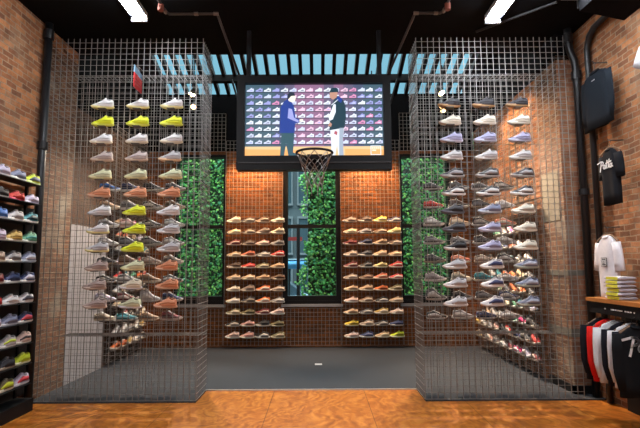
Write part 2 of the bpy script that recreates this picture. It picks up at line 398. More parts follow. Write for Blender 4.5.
# ------------------------------------------------------------------ sneakers
def interp(tab, t):
    for (a, b) in zip(tab, tab[1:]):
        if a[0] <= t <= b[0]:
            k = (t - a[0]) / (b[0] - a[0]); k = k * k * (3 - 2 * k) * .5 + k * .5
            return [p + (q - p) * k for p, q in zip(a[1:], b[1:])]
    return list(tab[-1][1:])
STY = {  # t, top height, half width
    'knit': dict(L=.285, base=.026, up=[(0, .040, .012), (.05, .052, .030), (.14, .062, .041), (.28, .076, .047), (.42, .093, .046), (.55, .116, .042), (.66, .137, .038), (.74, .128, .036), (.84, .120, .035), (.93, .132, .031), (1, .100, .020)], sole=(.030, .036), flare=.010),
    'runner': dict(L=.29, base=.032, up=[(0, .044, .012), (.05, .056, .030), (.14, .064, .041), (.28, .075, .046), (.42, .092, .044), (.55, .114, .041), (.64, .132, .037), (.72, .122, .036), (.84, .114, .035), (.94, .128, .030), (1, .096, .020)], sole=(.032, .044), flare=.016),
    'court': dict(L=.285, base=.024, up=[(0, .040, .014), (.05, .054, .032), (.14, .063, .042), (.28, .071, .046), (.42, .086, .045), (.55, .104, .042), (.66, .116, .038), (.75, .102, .036), (.86, .094, .035), (.95, .102, .030), (1, .080, .020)], sole=(.027, .030), flare=.004),
    'high': dict(L=.285, base=.030, up=[(0, .044, .014), (.05, .058, .032), (.14, .068, .042), (.28, .080, .046), (.42, .103, .044), (.54, .135, .041), (.63, .168, .038), (.72, .172, .038), (.84, .162, .037), (.93, .166, .034), (1, .12, .022)], sole=(.032, .038), flare=.006),
}
def shoe_mesh(style):
    S = STY[style]; L = S['L']; X = lambda t: (t - .5) * L
    ts = [0, .02, .06, .12, .2, .3, .4, .5, .58, .66, .74, .82, .9, .96, 1.0]
    # upper
    up = MB(); rings = []
    for t in ts:
        h, w_ = interp(S['up'], t); z0 = S['base'] * (.9 if t > .2 else .75 + .75 * t)
        dip = .016 if .68 < t < .93 else 0
        q = []
        for k in range(15):
            a = math.pi * k / 14; c, s_ = math.cos(a), math.sin(a)
            y = w_ * math.copysign(abs(c) ** .75, c); z = z0 + (h - z0) * abs(s_) ** .8
            if dip and abs(c) < .75: z -= dip * (1 - abs(c) / .75) ** .5
            q.append((X(t), y, z))
        rings.append(q)
    up.loft(rings)
    # sole: outline ring with toe spring and heel flare
    so = MB(); n = 28; ring = []
    for k in range(n):
        a = 2 * math.pi * k / n; x = -math.cos(a) * .5
        t = x + .5
        wid = .042 + .010 * math.cos((t - .22) * 5) - .006 * math.exp(-((t - .58) / .16) ** 2)
        ring.append((t, wid * math.copysign(abs(math.sin(a)) ** .7, math.sin(a))))
    def layer(zf, g, ext=0):
        out = []
        for t, y in ring:
            spring = .016 * max(0, (.22 - t) / .22) ** 2
            th = S['sole'][0] + (S['sole'][1] - S['sole'][0]) * t
            wave = .003 * math.sin(t * 14) if zf == 1 else 0
            xx = X(t) * g * 1.02 + (S['flare'] * t * ext if t > .6 else 0)
            out.append((xx, y * g, spring + zf * th + wave))
        return out
    so.loft([layer(0, .90), layer(.18, .98, 1), layer(.55, 1.03, .9), layer(1, 1.0, .2)])
    # laces: bars across the throat, with a tongue tip
    la = MB()
    for t in (.38, .44, .50, .56, .61):
        h, w_ = interp(S['up'], t)
        pts = []
        for k in range(5):
            a = math.pi * (.26 + .12 * k); y = w_ * .80 * math.cos(a)
            pts.append((X(t), y, S['base'] + (h - S['base']) * math.sin(a) ** .6 + .003))
        la.tube(pts, .0042, 5)
    h, w_ = interp(S['up'], .65)
    la.loft([[(X(t), y * .6, z) for y, z in ((-w_, h0 - .008), (w_, h0 - .008), (w_ * .7, h0 + .003), (-w_ * .7, h0 + .003))] for t, h0 in ((.56, interp(S['up'], .56)[0]), (.645, h + .001), (.69, h + .001))])
    # collar lining
    co = MB(); ring2 = []; top = []
    for k in range(16):
        a = 2 * math.pi * k / 16; t = .805 + .125 * math.cos(a)
        h, w_ = interp(S['up'], t)
        ring2.append((X(t), .026 * math.sin(a), h - .016)); top.append((X(t), .022 * math.sin(a), h - .004))
    co.loft([ring2, top])
    # side panels (stripe / overlay) both sides, hugging the upper
    pa = MB()
    for s_ in (-1, 1):
        rings = []
        for t in (.30, .40, .50, .60, .70, .80, .90, .97):
            h, w_ = interp(S['up'], t); z0 = S['base'] * .9; q = []
            lo, hi = (.10, .30 + .25 * math.sin((t - .3) * 4.3)) if style != 'knit' else (.34 - .12 * t, .50 - .10 * t)
            for a, off in ((lo, .0022), (lo, -.002), (hi * 1.3, -.002), (hi * 1.3, .0022)):
                c, sn = math.cos(a), math.sin(a)
                q.append((X(t), s_ * (w_ * abs(c) ** .75 + off), z0 + (h - z0) * abs(sn) ** .8))
            rings.append(q if s_ > 0 else q[::-1])
        pa.loft(rings)
    return dict(upper=up, sole=so, laces=la, collar=co, side_panel=pa)
SM = {}
DUMMY = plain((.5, .5, .5))
def shoe_data(style):
    if style not in SM:
        d = shoe_mesh(style)
        SM[style] = {k: m.mesh(k, DUMMY, smooth=True) for k, m in d.items()}
        # one-mesh version for far, glancing copies
        a = MB()
        for i, k in enumerate(('upper', 'sole', 'laces', 'collar', 'side_panel')): a.add(d[k].v, d[k].f, i)
        me = a.mesh('sneaker', [DUMMY] * 5, smooth=True); SM[style]['all'] = me
    return SM[style]
def C(rgb): return plain(rgb, .62, 0, 0, .08, 60)
def part_obj(name, me, mats, parent=None):
    o = bpy.data.objects.new(name, me); COL.objects.link(o)
    if parent: o.parent = parent
    for i, m in enumerate(mats): o.material_slots[i].link = 'OBJECT'; o.material_slots[i].material = m
    return o
PRS = random.Random(11)
def busy(u, so):
    k = PRS.random()
    return so if k < .4 else tuple(c * .3 for c in u) if k < .65 else tuple(min(.8, c * 1.6 + .08) for c in u) if k < .85 else None
def sneaker(loc, rz, style, up, sole, label, group, lace=None, panel=None, collar=None, one=False, tilt=0):
    d = shoe_data(style)
    lace = lace or tuple(min(1, c * .8 + .12) for c in up); panel = panel or tuple(c * .82 for c in up)
    collar = collar or tuple(c * .45 for c in up)
    if one:
        r = part_obj('sneaker', d['all'], [C(up), C(sole), C(lace), C(collar), C(panel)])
    else:
        r = bpy.data.objects.new('sneaker', None); COL.objects.link(r); r.empty_display_size = .05
        for k, c in (('upper', up), ('sole', sole), ('laces', lace), ('collar', collar), ('side_panel', panel)):
            part_obj(k, d[k], [C(c)], r)
    r.location = loc; r.rotation_euler = (0, tilt, rz)
    return tag(r, label, 'sneaker', group)

# colours: name -> upper, sole
P = {
 'white': ((.72, .71, .72), (.70, .68, .64)), 'cream': ((.70, .62, .48), (.74, .68, .56)), 'pale grey': ((.50, .49, .51), (.66, .64, .62)),
 'grey': ((.27, .26, .27), (.60, .58, .55)), 'dark grey': ((.075, .075, .085), (.45, .42, .38)), 'charcoal': ((.045, .045, .055), (.30, .24, .18)),
 'black': ((.018, .018, .022), (.55, .53, .50)), 'all black': ((.018, .018, .020), (.05, .05, .05)), 'neon yellow': ((.72, .80, .02), (.66, .72, .10)), 'neon': ((.60, .72, .03), (.70, .70, .45)),
 'pink': ((.66, .36, .32), (.74, .66, .58)), 'pale pink': ((.72, .53, .47), (.76, .68, .60)), 'salmon': ((.66, .27, .14), (.62, .36, .24)), 'peach': ((.72, .48, .30), (.76, .64, .50)),
 'tan': ((.54, .36, .22), (.70, .60, .48)), 'brown': ((.19, .105, .06), (.55, .46, .36)), 'dark brown': ((.085, .05, .035), (.58, .50, .42)), 'taupe': ((.33, .25, .20), (.62, .54, .46)),
 'olive': ((.20, .17, .08), (.62, .55, .42)), 'red': ((.58, .035, .03), (.66, .58, .52)), 'orange': ((.74, .17, .04), (.70, .60, .50)), 'coral': ((.66, .18, .10), (.68, .58, .48)),
 'maroon': ((.17, .02, .025), (.55, .45, .40)), 'navy': ((.03, .045, .13), (.60, .58, .56)), 'blue': ((.06, .20, .60), (.60, .62, .66)), 'lilac': ((.37, .37, .56), (.50, .50, .62)), 'slate blue': ((.24, .27, .40), (.44, .46, .52)),
 'teal': ((.04, .27, .33), (.62, .62, .58)), 'yellow': ((.74, .55, .04), (.70, .62, .40)), 'pale yellow': ((.74, .66, .30), (.74, .70, .52)), 'pale green': ((.62, .64, .42), (.66, .60, .32)),
 'lavender': ((.52, .47, .62), (.66, .64, .68)), 'magenta': ((.70, .05, .20), (.70, .66, .66)), 'green': ((.10, .32, .20), (.60, .62, .56)), 'gold': ((.50, .33, .08), (.66, .58, .46)),
}
colname = ['left', 'middle', 'right']
# --- front of the left cage (toes to the left), knit runners
LF = [[('white', 'pale yellow')] * 3, [('neon yellow', None)] * 3, [('white', 'cream')] * 3, [('pale pinkish grey', None), ('pale pinkish grey', None), ('pale grey', 'peach')],
      [('pale green', None)] * 3, [('salmon', None)] * 3, [('white', 'pale grey'), ('neon yellow', None), ('white', 'white')], [('white', 'pale yellow'), ('neon yellow', None), ('pale grey', 'white')],
      [('pale grey', 'pale yellow'), ('neon yellow', None), ('pale grey', 'white')], [('taupe pink', None), ('pale green', None), ('salmon', None)],
      [('taupe pink', None), ('cream', 'white'), ('salmon', None)], [('taupe pink', None), ('pale green', 'white'), ('salmon', None)]]
P['pale pinkish grey'] = ((.50, .42, .40), (.60, .46, .36)); P['taupe pink'] = ((.40, .31, .28), (.55, .42, .34))
for i, row in enumerate(LF):
    for j, (c, s_) in enumerate(row):
        u, so = P[c]; so = P[s_][0] if s_ else so
        sneaker((FCOL['left'][j] + random.uniform(-.012, .012), YC - .072, FROWS[i]), R(random.uniform(-4, 4)), 'knit', u, so,
                '%s knit sneaker, %s, %s column on front of left wire cage' % (c, rowdown(i), colname[j]), 'knit sneakers on the left cage')
# --- front of the right cage
RF = [['charcoal'] * 3, ['cream white'] * 3, ['lilac'] * 3, ['pale grey'] * 3, ['black grey'] * 3, ['black white'] * 3,
      ['charcoal', 'slate blue', 'cream white'], ['charcoal', 'lilac', 'cream white'], ['black', 'lilac', 'cream white'],
      ['pale grey', 'white navy', 'grey navy'], ['pale grey', 'white navy', 'grey navy'], ['pale grey', 'white navy', 'grey navy']]
P.update({'cream white': ((.70, .66, .56), (.72, .68, .58)), 'black grey': ((.06, .06, .07), (.40, .38, .37)), 'black white': ((.05, .05, .06), (.70, .68, .66)),
          'white navy': ((.62, .60, .62), (.70, .68, .66)), 'grey navy': ((.16, .18, .26), (.36, .37, .30))})
for i, row in enumerate(RF):
    for j, c in enumerate(row):
        u, so = P[c]; pan = {'black white': (.62, .61, .6), 'black grey': (.30, .29, .30), 'white navy': (.05, .06, .14), 'grey navy': (.40, .42, .5)}.get(c)
        if i == 0: so = (.42, .25, .12)
        if c == 'charcoal' and i > 1: so = (.10, .10, .12)
        sneaker((FCOL['right'][j] + random.uniform(-.012, .012), YC - .072, FROWS[i]), R(random.uniform(-4, 4)), 'knit' if i in (0, 1, 2, 3) else 'runner', u, so,
                '%s runner sneaker, %s, %s column on front of right wire cage' % (c, rowdown(i), colname[j]), 'runner sneakers on the right cage', panel=pan)
# --- backs of the cages (toes to the right)
CB = {'left': [['blue', 'navy', 'black', 'dark grey'], ['peach', 'grey', 'black', 'brown'], ['pale grey', 'pink', 'black', 'grey'], ['pale grey', 'dark grey', 'dark grey', 'grey'],
               ['charcoal', 'brown', 'taupe', 'taupe'], ['black', 'grey', 'tan', 'black'], ['lavender', 'maroon', 'pale grey', 'navy'], ['cream', 'teal', 'tan', 'maroon']],
      'right': [['dark grey', 'black', 'grey', 'dark grey'], ['red', 'dark brown', 'charcoal', 'white'], ['grey', 'tan', 'black', 'coral'], ['dark grey', 'grey', 'black', 'pale grey'],
                ['charcoal', 'coral', 'taupe', 'black'], ['grey', 'cream', 'teal', 'pale grey'], ['dark grey', 'black', 'dark grey', 'navy'], ['black', 'grey', 'navy', 'pale grey']]}
four = ['first from left', 'second from left', 'third from left', 'fourth from left']
for side in ('left', 'right'):
    for i, row in enumerate(CB[side]):
        for j, c in enumerate(row):
            u, so = P[c]
            sneaker((BCOL[side][j], YCB + .055, BROWS[i]), math.pi + R(random.uniform(-5, 5)), random.choice(('runner', 'runner', 'court', 'high' if i == 6 else 'court')), u, so,
                    '%s sneaker, %s, %s on rear of %s wire cage' % (c, rowdown(i), four[j], side), 'sneakers on the rear of the %s cage' % side, panel=busy(u, so), lace=(.7, .69, .67))
# --- back wall panels
BW = {'left': ['cream,dark grey,brown,cream', 'peach,dark brown,taupe,cream', 'maroon,dark brown,pink,grey', 'tan,coral,grey,red', 'dark brown,red,olive,tan', 'tan,peach,tan,brown',
               'cream,taupe,orange,taupe', 'cream,charcoal,orange,grey', 'olive,olive,maroon,pale pink', 'black,pink,black,olive', 'pale pink,pink,black,olive'],
      'right': ['taupe,dark brown,yellow,navy', 'peach,grey,brown,pale yellow', 'maroon,navy,tan,dark brown', 'taupe,dark grey,peach,tan', 'maroon,black,pale yellow,red', 'taupe,brown,coral,red',
                'peach,tan,orange,olive', 'pale pink,brown,black,tan', 'peach,dark grey,gold,pale pink', 'yellow,taupe,dark grey,navy', 'pale pink,navy,tan,neon']}
for side in ('left', 'right'):
    for i, row in enumerate(BW[side]):
        for j, c in enumerate(row.split(',')):
            u, so = P[c]; z = PROWS[i]
            sneaker((PCOL[side][j] + random.uniform(-.01, .01), YP - .075, z), R(random.uniform(-5, 5)), random.choice(('runner', 'court', 'court', 'knit')), u, tuple(min(.8, q * 1.2) for q in so),
                    '%s sneaker, %s, %s on panel %s of middle window' % (c, rowdown(i), four[j], side), 'sneakers on the panel %s of the centre window' % side, panel=busy(u, so))
# --- alcove side walls, glancing
MIX = ['white', 'grey', 'black', 'red', 'pale grey', 'navy', 'tan', 'magenta', 'teal', 'dark grey', 'cream', 'coral', 'white', 'charcoal', 'lavender', 'orange', 'green']
fix = {0: ['maroon', 'lavender', 'magenta', 'maroon', 'pale grey', 'grey', 'pink', 'dark grey', 'gold'], 1: ['red', 'dark grey', 'navy', 'red', 'black', 'pink', 'grey', 'pale grey', 'gold']}
SIDE_R = {0: 9, 1: 9, 2: 7, 3: 6, 4: 6, 5: 6, 6: 6, 7: 6, 8: 5}
SIDE_L = {0: 5, 1: 5, 2: 5, 3: 5, 4: 5, 5: 5, 6: 5, 7: 5, 8: 5, 9: 5}
fixl = {0: ['orange', 'orange', 'gold', 'white', 'pale grey'], 1: ['pale grey', 'white', 'grey', 'white', 'gold']}
for side, tab, x, y0, s in (('right', SIDE_R, XR - .115, 7.42, -1), ('left', SIDE_L, XL + .125, 8.52, 1)):
    for i, n in tab.items():
        for j in range(n):
            c = (fix if side == 'right' else fixl).get(i, [])[j:j + 1]
            c = c[0] if c else random.choice(MIX); u, so = P[c]
            so = tuple(min(.8, q * 1.1) for q in so)
            y = y0 + j * .315 - (.09 if side == 'right' and i < 2 else 0)
            sneaker((x, y, SROWS[i]), R(90) + R(random.uniform(-8, 8)), random.choice(('runner', 'court', 'high')), u, so,
                    '%s sneaker, %s, %s from front on %s alcove side wall' % (c, 'bottom row' if i == 0 else ordn(i) + ' row up', 'first' if j == 0 else ordn(j), side),
                    'sneakers on the %s side wall' % side, one=True, panel=busy(u, so), lace=(.7, .69, .67))

# ------------------------------------------------------------------ left wall shoe rack
LR = [2.69 - .2378 * i for i in range(11)]
rk = empty('shoe_rack', (XL + .17, 5.2, -.014), 'black metal shoe rack with eleven shelves against left brick wall', 'shoe rack')
for y in (5.93, 5.02, 4.2):
    MB().box(XL + .01, XL + .04, y - .015, y + .015, -.014, 2.75).build('upright', BLACK, rk)
for z in LR:
    MB().box(XL + .02, XL + .225, 4.2, 5.93, z - .009, z - .001).build('shelf', BLACK, rk)
MB().box(XL + .02, XL + .24, 4.2, 5.95, -.014, .13).build('plinth', BLACK, rk)
MB().box(XL + .012, XL + .02, 4.2, 6.19, .13, 2.42).build('shade_board', plain((.02, .018, .018), .7), rk)  # dark sheet standing in for the shade on the brick behind the shelves
RACK = ['neon;slate blue;lavender', 'lavender;red;black', 'teal;pale grey;blue', 'green;gold;lavender', 'slate blue;grey;taupe', 'navy;navy;maroon', 'white;white;red', 'navy;slate blue;lavender',
        'pale pink;pale grey;pale green', 'neon;charcoal;grey', 'lavender;olive;grey']
RSOLE = {0: ((.62, .74, .30), (.74, .74, .68)), 1: ((.66, .64, .76), (.62, .06, .14))}
PAN = {(0, 0): (.10, .12, .20), (6, 0): (.05, .05, .07), (7, 0): (.60, .08, .10), (10, 0): (.62, .06, .08), (8, 1): (.55, .70, .05), (8, 0): (.04, .04, .05), (3, 0): (.05, .30, .28), (2, 0): (.02, .05, .06), (10, 1): (.60, .72, .05), (5, 0): (.5, .5, .6), (4, 0): (.6, .6, .68)}
for i, row in enumerate(RACK):
    for j, c in enumerate(row.split(';')):
        u, so = P[c]
        if i in RSOLE and j < 2: so = RSOLE[i][j]
        sneaker((XL + .145, 5.79 - .29 * j, LR[i]), R(90 - 10), ('runner', 'court', 'runner', 'knit', 'runner')[i % 5], u, tuple(min(.85, q * 1.15) for q in so),
                '%s sneaker, %s, %s on rack against left wall' % (c, 'top shelf' if i == 0 else ordn(i) + ' shelf down', ['nearest the black pipe', 'second from the black pipe', 'third from the black pipe'][j]),
                'sneakers on the left wall rack', panel=PAN.get((i, j)))

# ------------------------------------------------------------------ pipes and lamps
def pipe_thing(name, pts, r, label, cat, mat=BLACKMETAL, cuffs=(), clr=None):
    t = empty(name, pts[-1], label, cat)
    MB().tube(pts, r, 12).build('pipe', mat, t, smooth=True)
    for a, b in cuffs:
        MB().tube([a, b], r * 1.35, 12).build('coupling', clr or mat, t)
    return t
pipe_thing('drain_pipe', [(XL + .08, 6.12, 4.92), (XL + .08, 6.12, 0)], .048, 'black vertical drain pipe where left brick wall meets the cage', 'pipe',
           cuffs=[((XL + .08, 6.12, 4.70), (XL + .08, 6.12, 4.82)), ((XL + .08, 6.12, 3.2), (XL + .08, 6.12, 3.3))])
pipe_thing('drain_pipe', [(3.46, 6.33, 4.92), (3.46, 6.33, 4.72), (3.48, 6.33, 4.60), (3.53, 6.33, 4.46), (3.545, 6.33, 4.3), (3.545, 6.33, 0)], .048, 'thick black drain pipe with a bend beside right cage', 'pipe',
           cuffs=[((3.46, 6.33, 4.72), (3.46, 6.33, 4.84)), ((3.545, 6.33, 4.2), (3.545, 6.33, 4.31)), ((3.545, 6.33, 2.6), (3.545, 6.33, 2.68))])
pipe_thing('conduit_pipe', [(3.52, 5.40, 4.70), (3.54, 5.85, 4.70), (3.55, 5.99, 4.64), (3.555, 6.06, 4.5), (3.555, 6.06, 4.3), (3.555, 6.06, 0)], .038, 'black pipe curving down from ceiling duct on right brick wall', 'pipe')
STEEL = plain((.075, .07, .068), .45, .3); RUST = plain((.30, .09, .06), .5, .3)
for s, cx in ((-1, 0), (1, 0)):
    xa, xb, xc = (-1.87, -1.26, -1.08) if s < 0 else (1.56, 1.23, .975)
    t = pipe_thing('sprinkler_pipe', [(xa, 3.0, 4.85), (xa, 5.60, 4.80), (xa + (.03 if s < 0 else -.03), 5.67, 4.80), (xb, 5.67, 4.80), (xb - s * .02, 5.70, 4.79), (xc, 6.36, 4.30)], .016,
                   'thin steel pipe angling down to the %s corner of the screen' % ('left' if s < 0 else 'right'), 'pipe', STEEL,
                   [((xa - .0, 5.57, 4.802), (xa, 5.64, 4.80)), ((xb - .03, 5.67, 4.80), (xb + .03, 5.67, 4.80)), ((xb + s * .22, 5.67, 4.80), (xb + s * .27, 5.67, 4.80))], plain((.25, .21, .18), .4, .5))
    MB().tube([(xa, 5.45, 4.80), (xa, 5.45, 4.72)], .035, 10).build('sprinkler_head', RUST, t)
lampN = 0
TUBE = glow((.90, .95, 1.0), 30); TUBE2 = glow((.92, .95, 1.0), 44)
def fluo(x, y0, y1, label, tube=None):
    t = empty('fluorescent_lamp', (x, (y0 + y1) / 2, 4.80), label, 'ceiling lamp', 'fluorescent ceiling lamps')
    MB().box(x - .10, x + .10, y0, y1, 4.845, 4.90).build('housing', plain((.5, .5, .52), .4), t)
    MB().box(x - .03, x + .03, y0 + .1, y1 - .1, 4.90, ZC).build('mounting_rail', BLACK, t)
    rr = []
    for y in (y0 + .02, y1 - .02):
        rr.append([(x + .085 * math.cos(a), y, 4.845 + .045 * math.sin(a)) for a in [math.pi + math.pi * k / 10 for k in range(11)]])
    MB().loft(rr).build('diffuser', tube or TUBE, t)
    for ye in (y1 - .02, y0 - .01): MB().box(x - .098, x + .098, ye, ye + .03, 4.79, 4.85).build('end_cap', plain((.45, .47, .5), .4), t)
    for q in (.08, .14):
        MB().tube([(x - .088, y1 - q, 4.84), (x - .05, y1 - q, 4.795), (x + .05, y1 - q, 4.795), (x + .088, y1 - q, 4.84)], .012, 6).build('clip_band', plain((.06, .07, .12), .4), t)
fluo(-2.27, 4.3, 5.84, 'white fluorescent ceiling lamp hanging left of the screen')
fluo(2.27, 4.3, 5.92, 'white fluorescent ceiling lamp hanging right of the screen')
fluo(2.98, 3.9, 5.36, 'white fluorescent ceiling lamp at top edge, nearest the right wall')
fluo(-2.27, 1.6, 3.2, 'white fluorescent ceiling lamp in the front room, left', TUBE2)
fluo(2.27, 1.6, 3.2, 'white fluorescent ceiling lamp in the front room, right', TUBE2)
fluo(-1.0, -1.5, .3, 'added unseen fluorescent lamp overhead, left of the camera', TUBE2)  # this lamp and the next are added out of view for frontal light
fluo(1.0, -1.5, .3, 'added unseen fluorescent lamp overhead, right of the camera', TUBE2)
# black duct in the top right corner
d = empty('air_duct', (3.3, 5.2, 4.6), 'black box duct under the ceiling at the top right', 'duct')
m_ = MB(); m_.add([(3.10, 4.9, 4.64), (XRF, 4.9, 4.54), (XRF, 5.38, 4.54), (3.10, 5.38, 4.66), (3.10, 4.9, ZC), (XRF, 4.9, ZC), (XRF, 5.38, ZC), (3.10, 5.38, ZC)],
                  [(3, 2, 1, 0), (4, 5, 6, 7), (0, 1, 5, 4), (1, 2, 6, 5), (2, 3, 7, 6), (3, 0, 4, 7)])
m_.build('duct_body', CEIL, d)
MB().box(3.09, XRF, 5.38, 5.41, 4.70, ZC).build('flange', BLACKMETAL, d)
o = MB().tube([(2.95, 5.6, 4.9), (2.2, 6.35, 4.9)], .018).build('ceiling_conduit', BLACKMETAL, off=(2.6, 6, 4.9)); tag(o, 'thin dark conduit running across black ceiling above right cage', 'conduit')

def spot_light(name, loc, target, energy, col, size, blend=.6, rad=.05):
    l = bpy.data.lights.new(name, 'SPOT'); l.energy = energy; l.color = col; l.spot_size = R(size); l.spot_blend = blend; l.shadow_soft_size = rad
    o = bpy.data.objects.new(name, l); COL.objects.link(o); o.location = loc
    o.rotation_euler = (Vector(target) - Vector(loc)).to_track_quat('-Z', 'Y').to_euler(); return o
WARM = (1.0, .56, .25)
def spotlamp(loc, target, e, size, label, bulb=4, col=WARM, top=None):
    t = empty('spot_lamp', loc, label, 'spot lamp', 'warm spot lamps')
    L = Vector(loc); D = (Vector(target) - L).normalized()
    MB().tube([L - D * .14, L - D * .03, L + D * .0], [.03, .05, .055], 12).build('lamp_shade', BLACKMETAL, t)
    MB().tube([L - D * .01, L + D * .01, L + D * .03, L + D * .045], [.045, .055, .045, .015], 14).build('bulb', glow((1, .62, .26), bulb), t)
    tz = top if top else roofz(loc[1]) - .02
    MB().tube([L - D * .12, (L.x, L.y - .02, L.z + .12), (L.x, L.y - .02, tz)], .012, 6).build('stem', BLACKMETAL, t)
    spot_light('spot', L + D * .06, target, e, col, size)
spotlamp((-1.36, 9.45, 4.35), (-1.36, 10.12, 2.7), 210, 100, 'warm spot lamp behind the screen aimed at left sneaker panel')
spotlamp((1.1, 9.45, 4.35), (1.1, 10.12, 2.7), 210, 100, 'warm spot lamp behind the screen aimed at right sneaker panel')
spotlamp((2.25, 8.45, 4.80), (3.3, 7.75, 2.7), 270, 100, 'glowing warm spot lamp seen through top of right cage', 30)
spotlamp((-2.28, 8.45, 4.80), (-3.6, 8.9, 2.0), 70, 95, 'glowing warm spot lamp seen through top of left cage', 30)

NEUT = (1.0, .84, .66)
for sx in (-1, 1):
    spotlamp((sx * 2.33, 8.75, 4.66), (sx * 2.45, 6.9, 1.9), 480, 75, 'added spot lamp under the skylight aimed at the rear of the %s cage' % ('left' if sx < 0 else 'right'), 4, NEUT)
spotlamp((2.50, 9.3, 4.75), (3.25, 8.6, .9), 170, 60, 'added spot lamp under the skylight aimed at the right side wall sneakers', 4, NEUT)

# ------------------------------------------------------------------ screen and hoop
YS = 6.32
SX0, SX1, SZ0, SZ1 = -.985, .885, 3.145, 4.145
scr = empty('video_screen', (-.05, YS, 2.95), 'large video screen in black frame showing two men before sneaker shelves', 'screen')
m_ = MB(); x0, x1, z0, z1 = -1.09, .985, 2.955, 4.25
m_.box(x0, SX0, YS - .04, YS + .12, z0, z1); m_.box(SX1, x1, YS - .04, YS + .12, z0, z1)
m_.box(SX0, SX1, YS - .04, YS + .12, z0, SZ0); m_.box(SX0, SX1, YS - .04, YS + .12, SZ1, z1)
fr = m_.build('screen_frame', dull(plain((.005, .005, .006), .45), .25), scr)
MB().box(SX0, SX1, YS + .03, YS + .12, SZ0, SZ1).build('back_case', BLACK, scr)
MB().box(x0 + .02, x1 - .02, YS - .055, YS - .04, z0 + .085, z0 + .10).build('frame_lip', plain((.03, .027, .027), .4), scr)
SE = .66
SPAL = [(.055, .11, .15), (.13, .11, .19), (.27, .14, .25), (.07, .09, .16), (.80, .86, .95), (.62, .68, .90), (.34, .36, .72), (.85, .55, .72), (.72, .28, .50), (.90, .42, .14), (.82, .55, .28),
        (.012, .045, .27), (.010, .022, .04), (.006, .038, .06), (.50, .27, .20), (.75, .80, .88), (.35, .42, .52), (.06, .05, .07), (.95, .85, .70), (.45, .10, .14), (.03, .09, .12)]
smats = [glow(c, SE) for c in SPAL]
def sp(px, py): return (SX0 + (px - 245) / 138.5 * (SX1 - SX0), SZ1 - (py - 84) / 72.5 * (SZ1 - SZ0))
m_ = MB(); yy = YS + .028
def spoly(pts, mi, lay=0): m_.poly([sp(*p) for p in pts], yy - lay * .0012, mi)
for k in range(14):
    xa, xb = 245 + k * 138.5 / 14, 245 + (k + 1) * 138.5 / 14
    mi = [0, 0, 0, 3, 1, 2, 2, 2, 1, 2, 1, 3, 0, 0][k]
    spoly([(xa, 146.5), (xb, 146.5), (xb, 84), (xa, 84)], mi)
spoly([(245, 156.5), (383.5, 156.5), (383.5, 146.5), (245, 146.5)], 10)
spoly([(245, 156.5), (300, 156.5), (300, 150), (245, 149)], 9, 1)
spoly([(345, 156.5), (383.5, 156.5), (383.5, 150), (345, 149)], 9, 1)
rs = random.Random(3)
for r_ in range(9):
    y = 91 + r_ * 6.6
    spoly([(245, y + .9), (383.5, y + .9), (383.5, y + .2), (245, y + .2)], 17 if r_ % 2 else 12, 1)
    for c_ in range(16):
        x = 246 + c_ * 8.62
        w_ = 7.2
        mid = abs(c_ - 8) < 4
        mi = rs.choice([4, 4, 4, 5, 5, 7, 7] if mid else [4, 4, 5, 5, 6, 6, 8, 4])
        o_ = rs.uniform(-.4, .4); x += o_
        spoly([(x, y), (x + w_, y), (x + w_, y - 3.2), (x + w_ * .82, y - 3.0), (x + w_ * .66, y - 4.1), (x + w_ * .42, y - 2.4), (x + .4, y - 1.4)], mi, 2)
        spoly([(x + w_ * .3, y - .7), (x + w_ * .85, y - .9), (x + w_ * .8, y - 1.9), (x + w_ * .6, y - 1.8)], rs.choice([5, 6, 1, 3]), 3)
# man on the left in a blue jacket, facing right
spoly([(280, 156.5), (284, 156.5), (286, 143), (288.5, 156.5), (297, 156.2), (296, 153.5), (293, 152.5), (294.5, 130), (281.5, 130)], 20, 4)
spoly([(279.5, 133), (294.5, 133), (295, 124), (301, 122), (301.5, 119.5), (295.5, 118), (294, 107), (291.5, 101), (288, 98.5), (284, 101), (280.5, 107)], 11, 5)
spoly([(287.5, 118), (298, 122.6), (299, 120.6), (294, 117.5), (292, 109), (288.5, 108)], 6, 6)
spoly([(299.5, 122), (303, 121), (303, 119), (299.5, 119.4)], 18, 6)
spoly([(288.5, 100.5), (291.5, 102), (294.8, 101), (295.6, 98), (295, 95.5), (289, 95), (288, 98)], 18, 6)
spoly([(287, 99.5), (289.3, 98), (291, 95.8), (295.2, 95.3), (294, 92.6), (290, 92), (287.4, 94)], 12, 7)
# man on the right in a dark varsity jacket, facing left
spoly([(331.5, 156.5), (335, 156.5), (337, 145), (338.5, 156.5), (343.5, 156.5), (343, 138), (344.5, 127), (330, 127), (331, 140)], 15, 4)
spoly([(339, 156.5), (343.5, 156.5), (343, 138), (344, 128), (339.5, 128)], 16, 5)
spoly([(329.5, 130.5), (344.5, 128), (346.3, 118), (346, 106), (343, 99), (338.5, 95.5), (334.5, 99), (331.5, 106), (330, 118)], 13, 5)
spoly([(329.5, 121), (333, 119.5), (336, 112), (336, 104.5), (334, 104), (331.6, 110), (328.8, 117)], 4, 6)
spoly([(331.8, 105.5), (338.5, 99.8), (338.3, 99), (331.6, 104.6)], 15, 6)
spoly([(336.5, 99.5), (341.5, 103), (343, 99), (338.5, 95.5)], 11, 6)
spoly([(328, 126), (331, 127.2), (332.2, 124.2), (330, 122.3)], 14, 6)
spoly([(334, 134), (337, 135.5), (337.5, 132), (335, 131)], 19, 6)
spoly([(329.8, 97), (333.2, 99.6), (336.8, 97.5), (338, 94), (337.8, 90), (331, 90), (330, 93)], 14, 6)
spoly([(329.6, 92.2), (338.4, 91.8), (339, 89.5), (337, 87.4), (333, 87.4), (331, 89)], 13, 7)
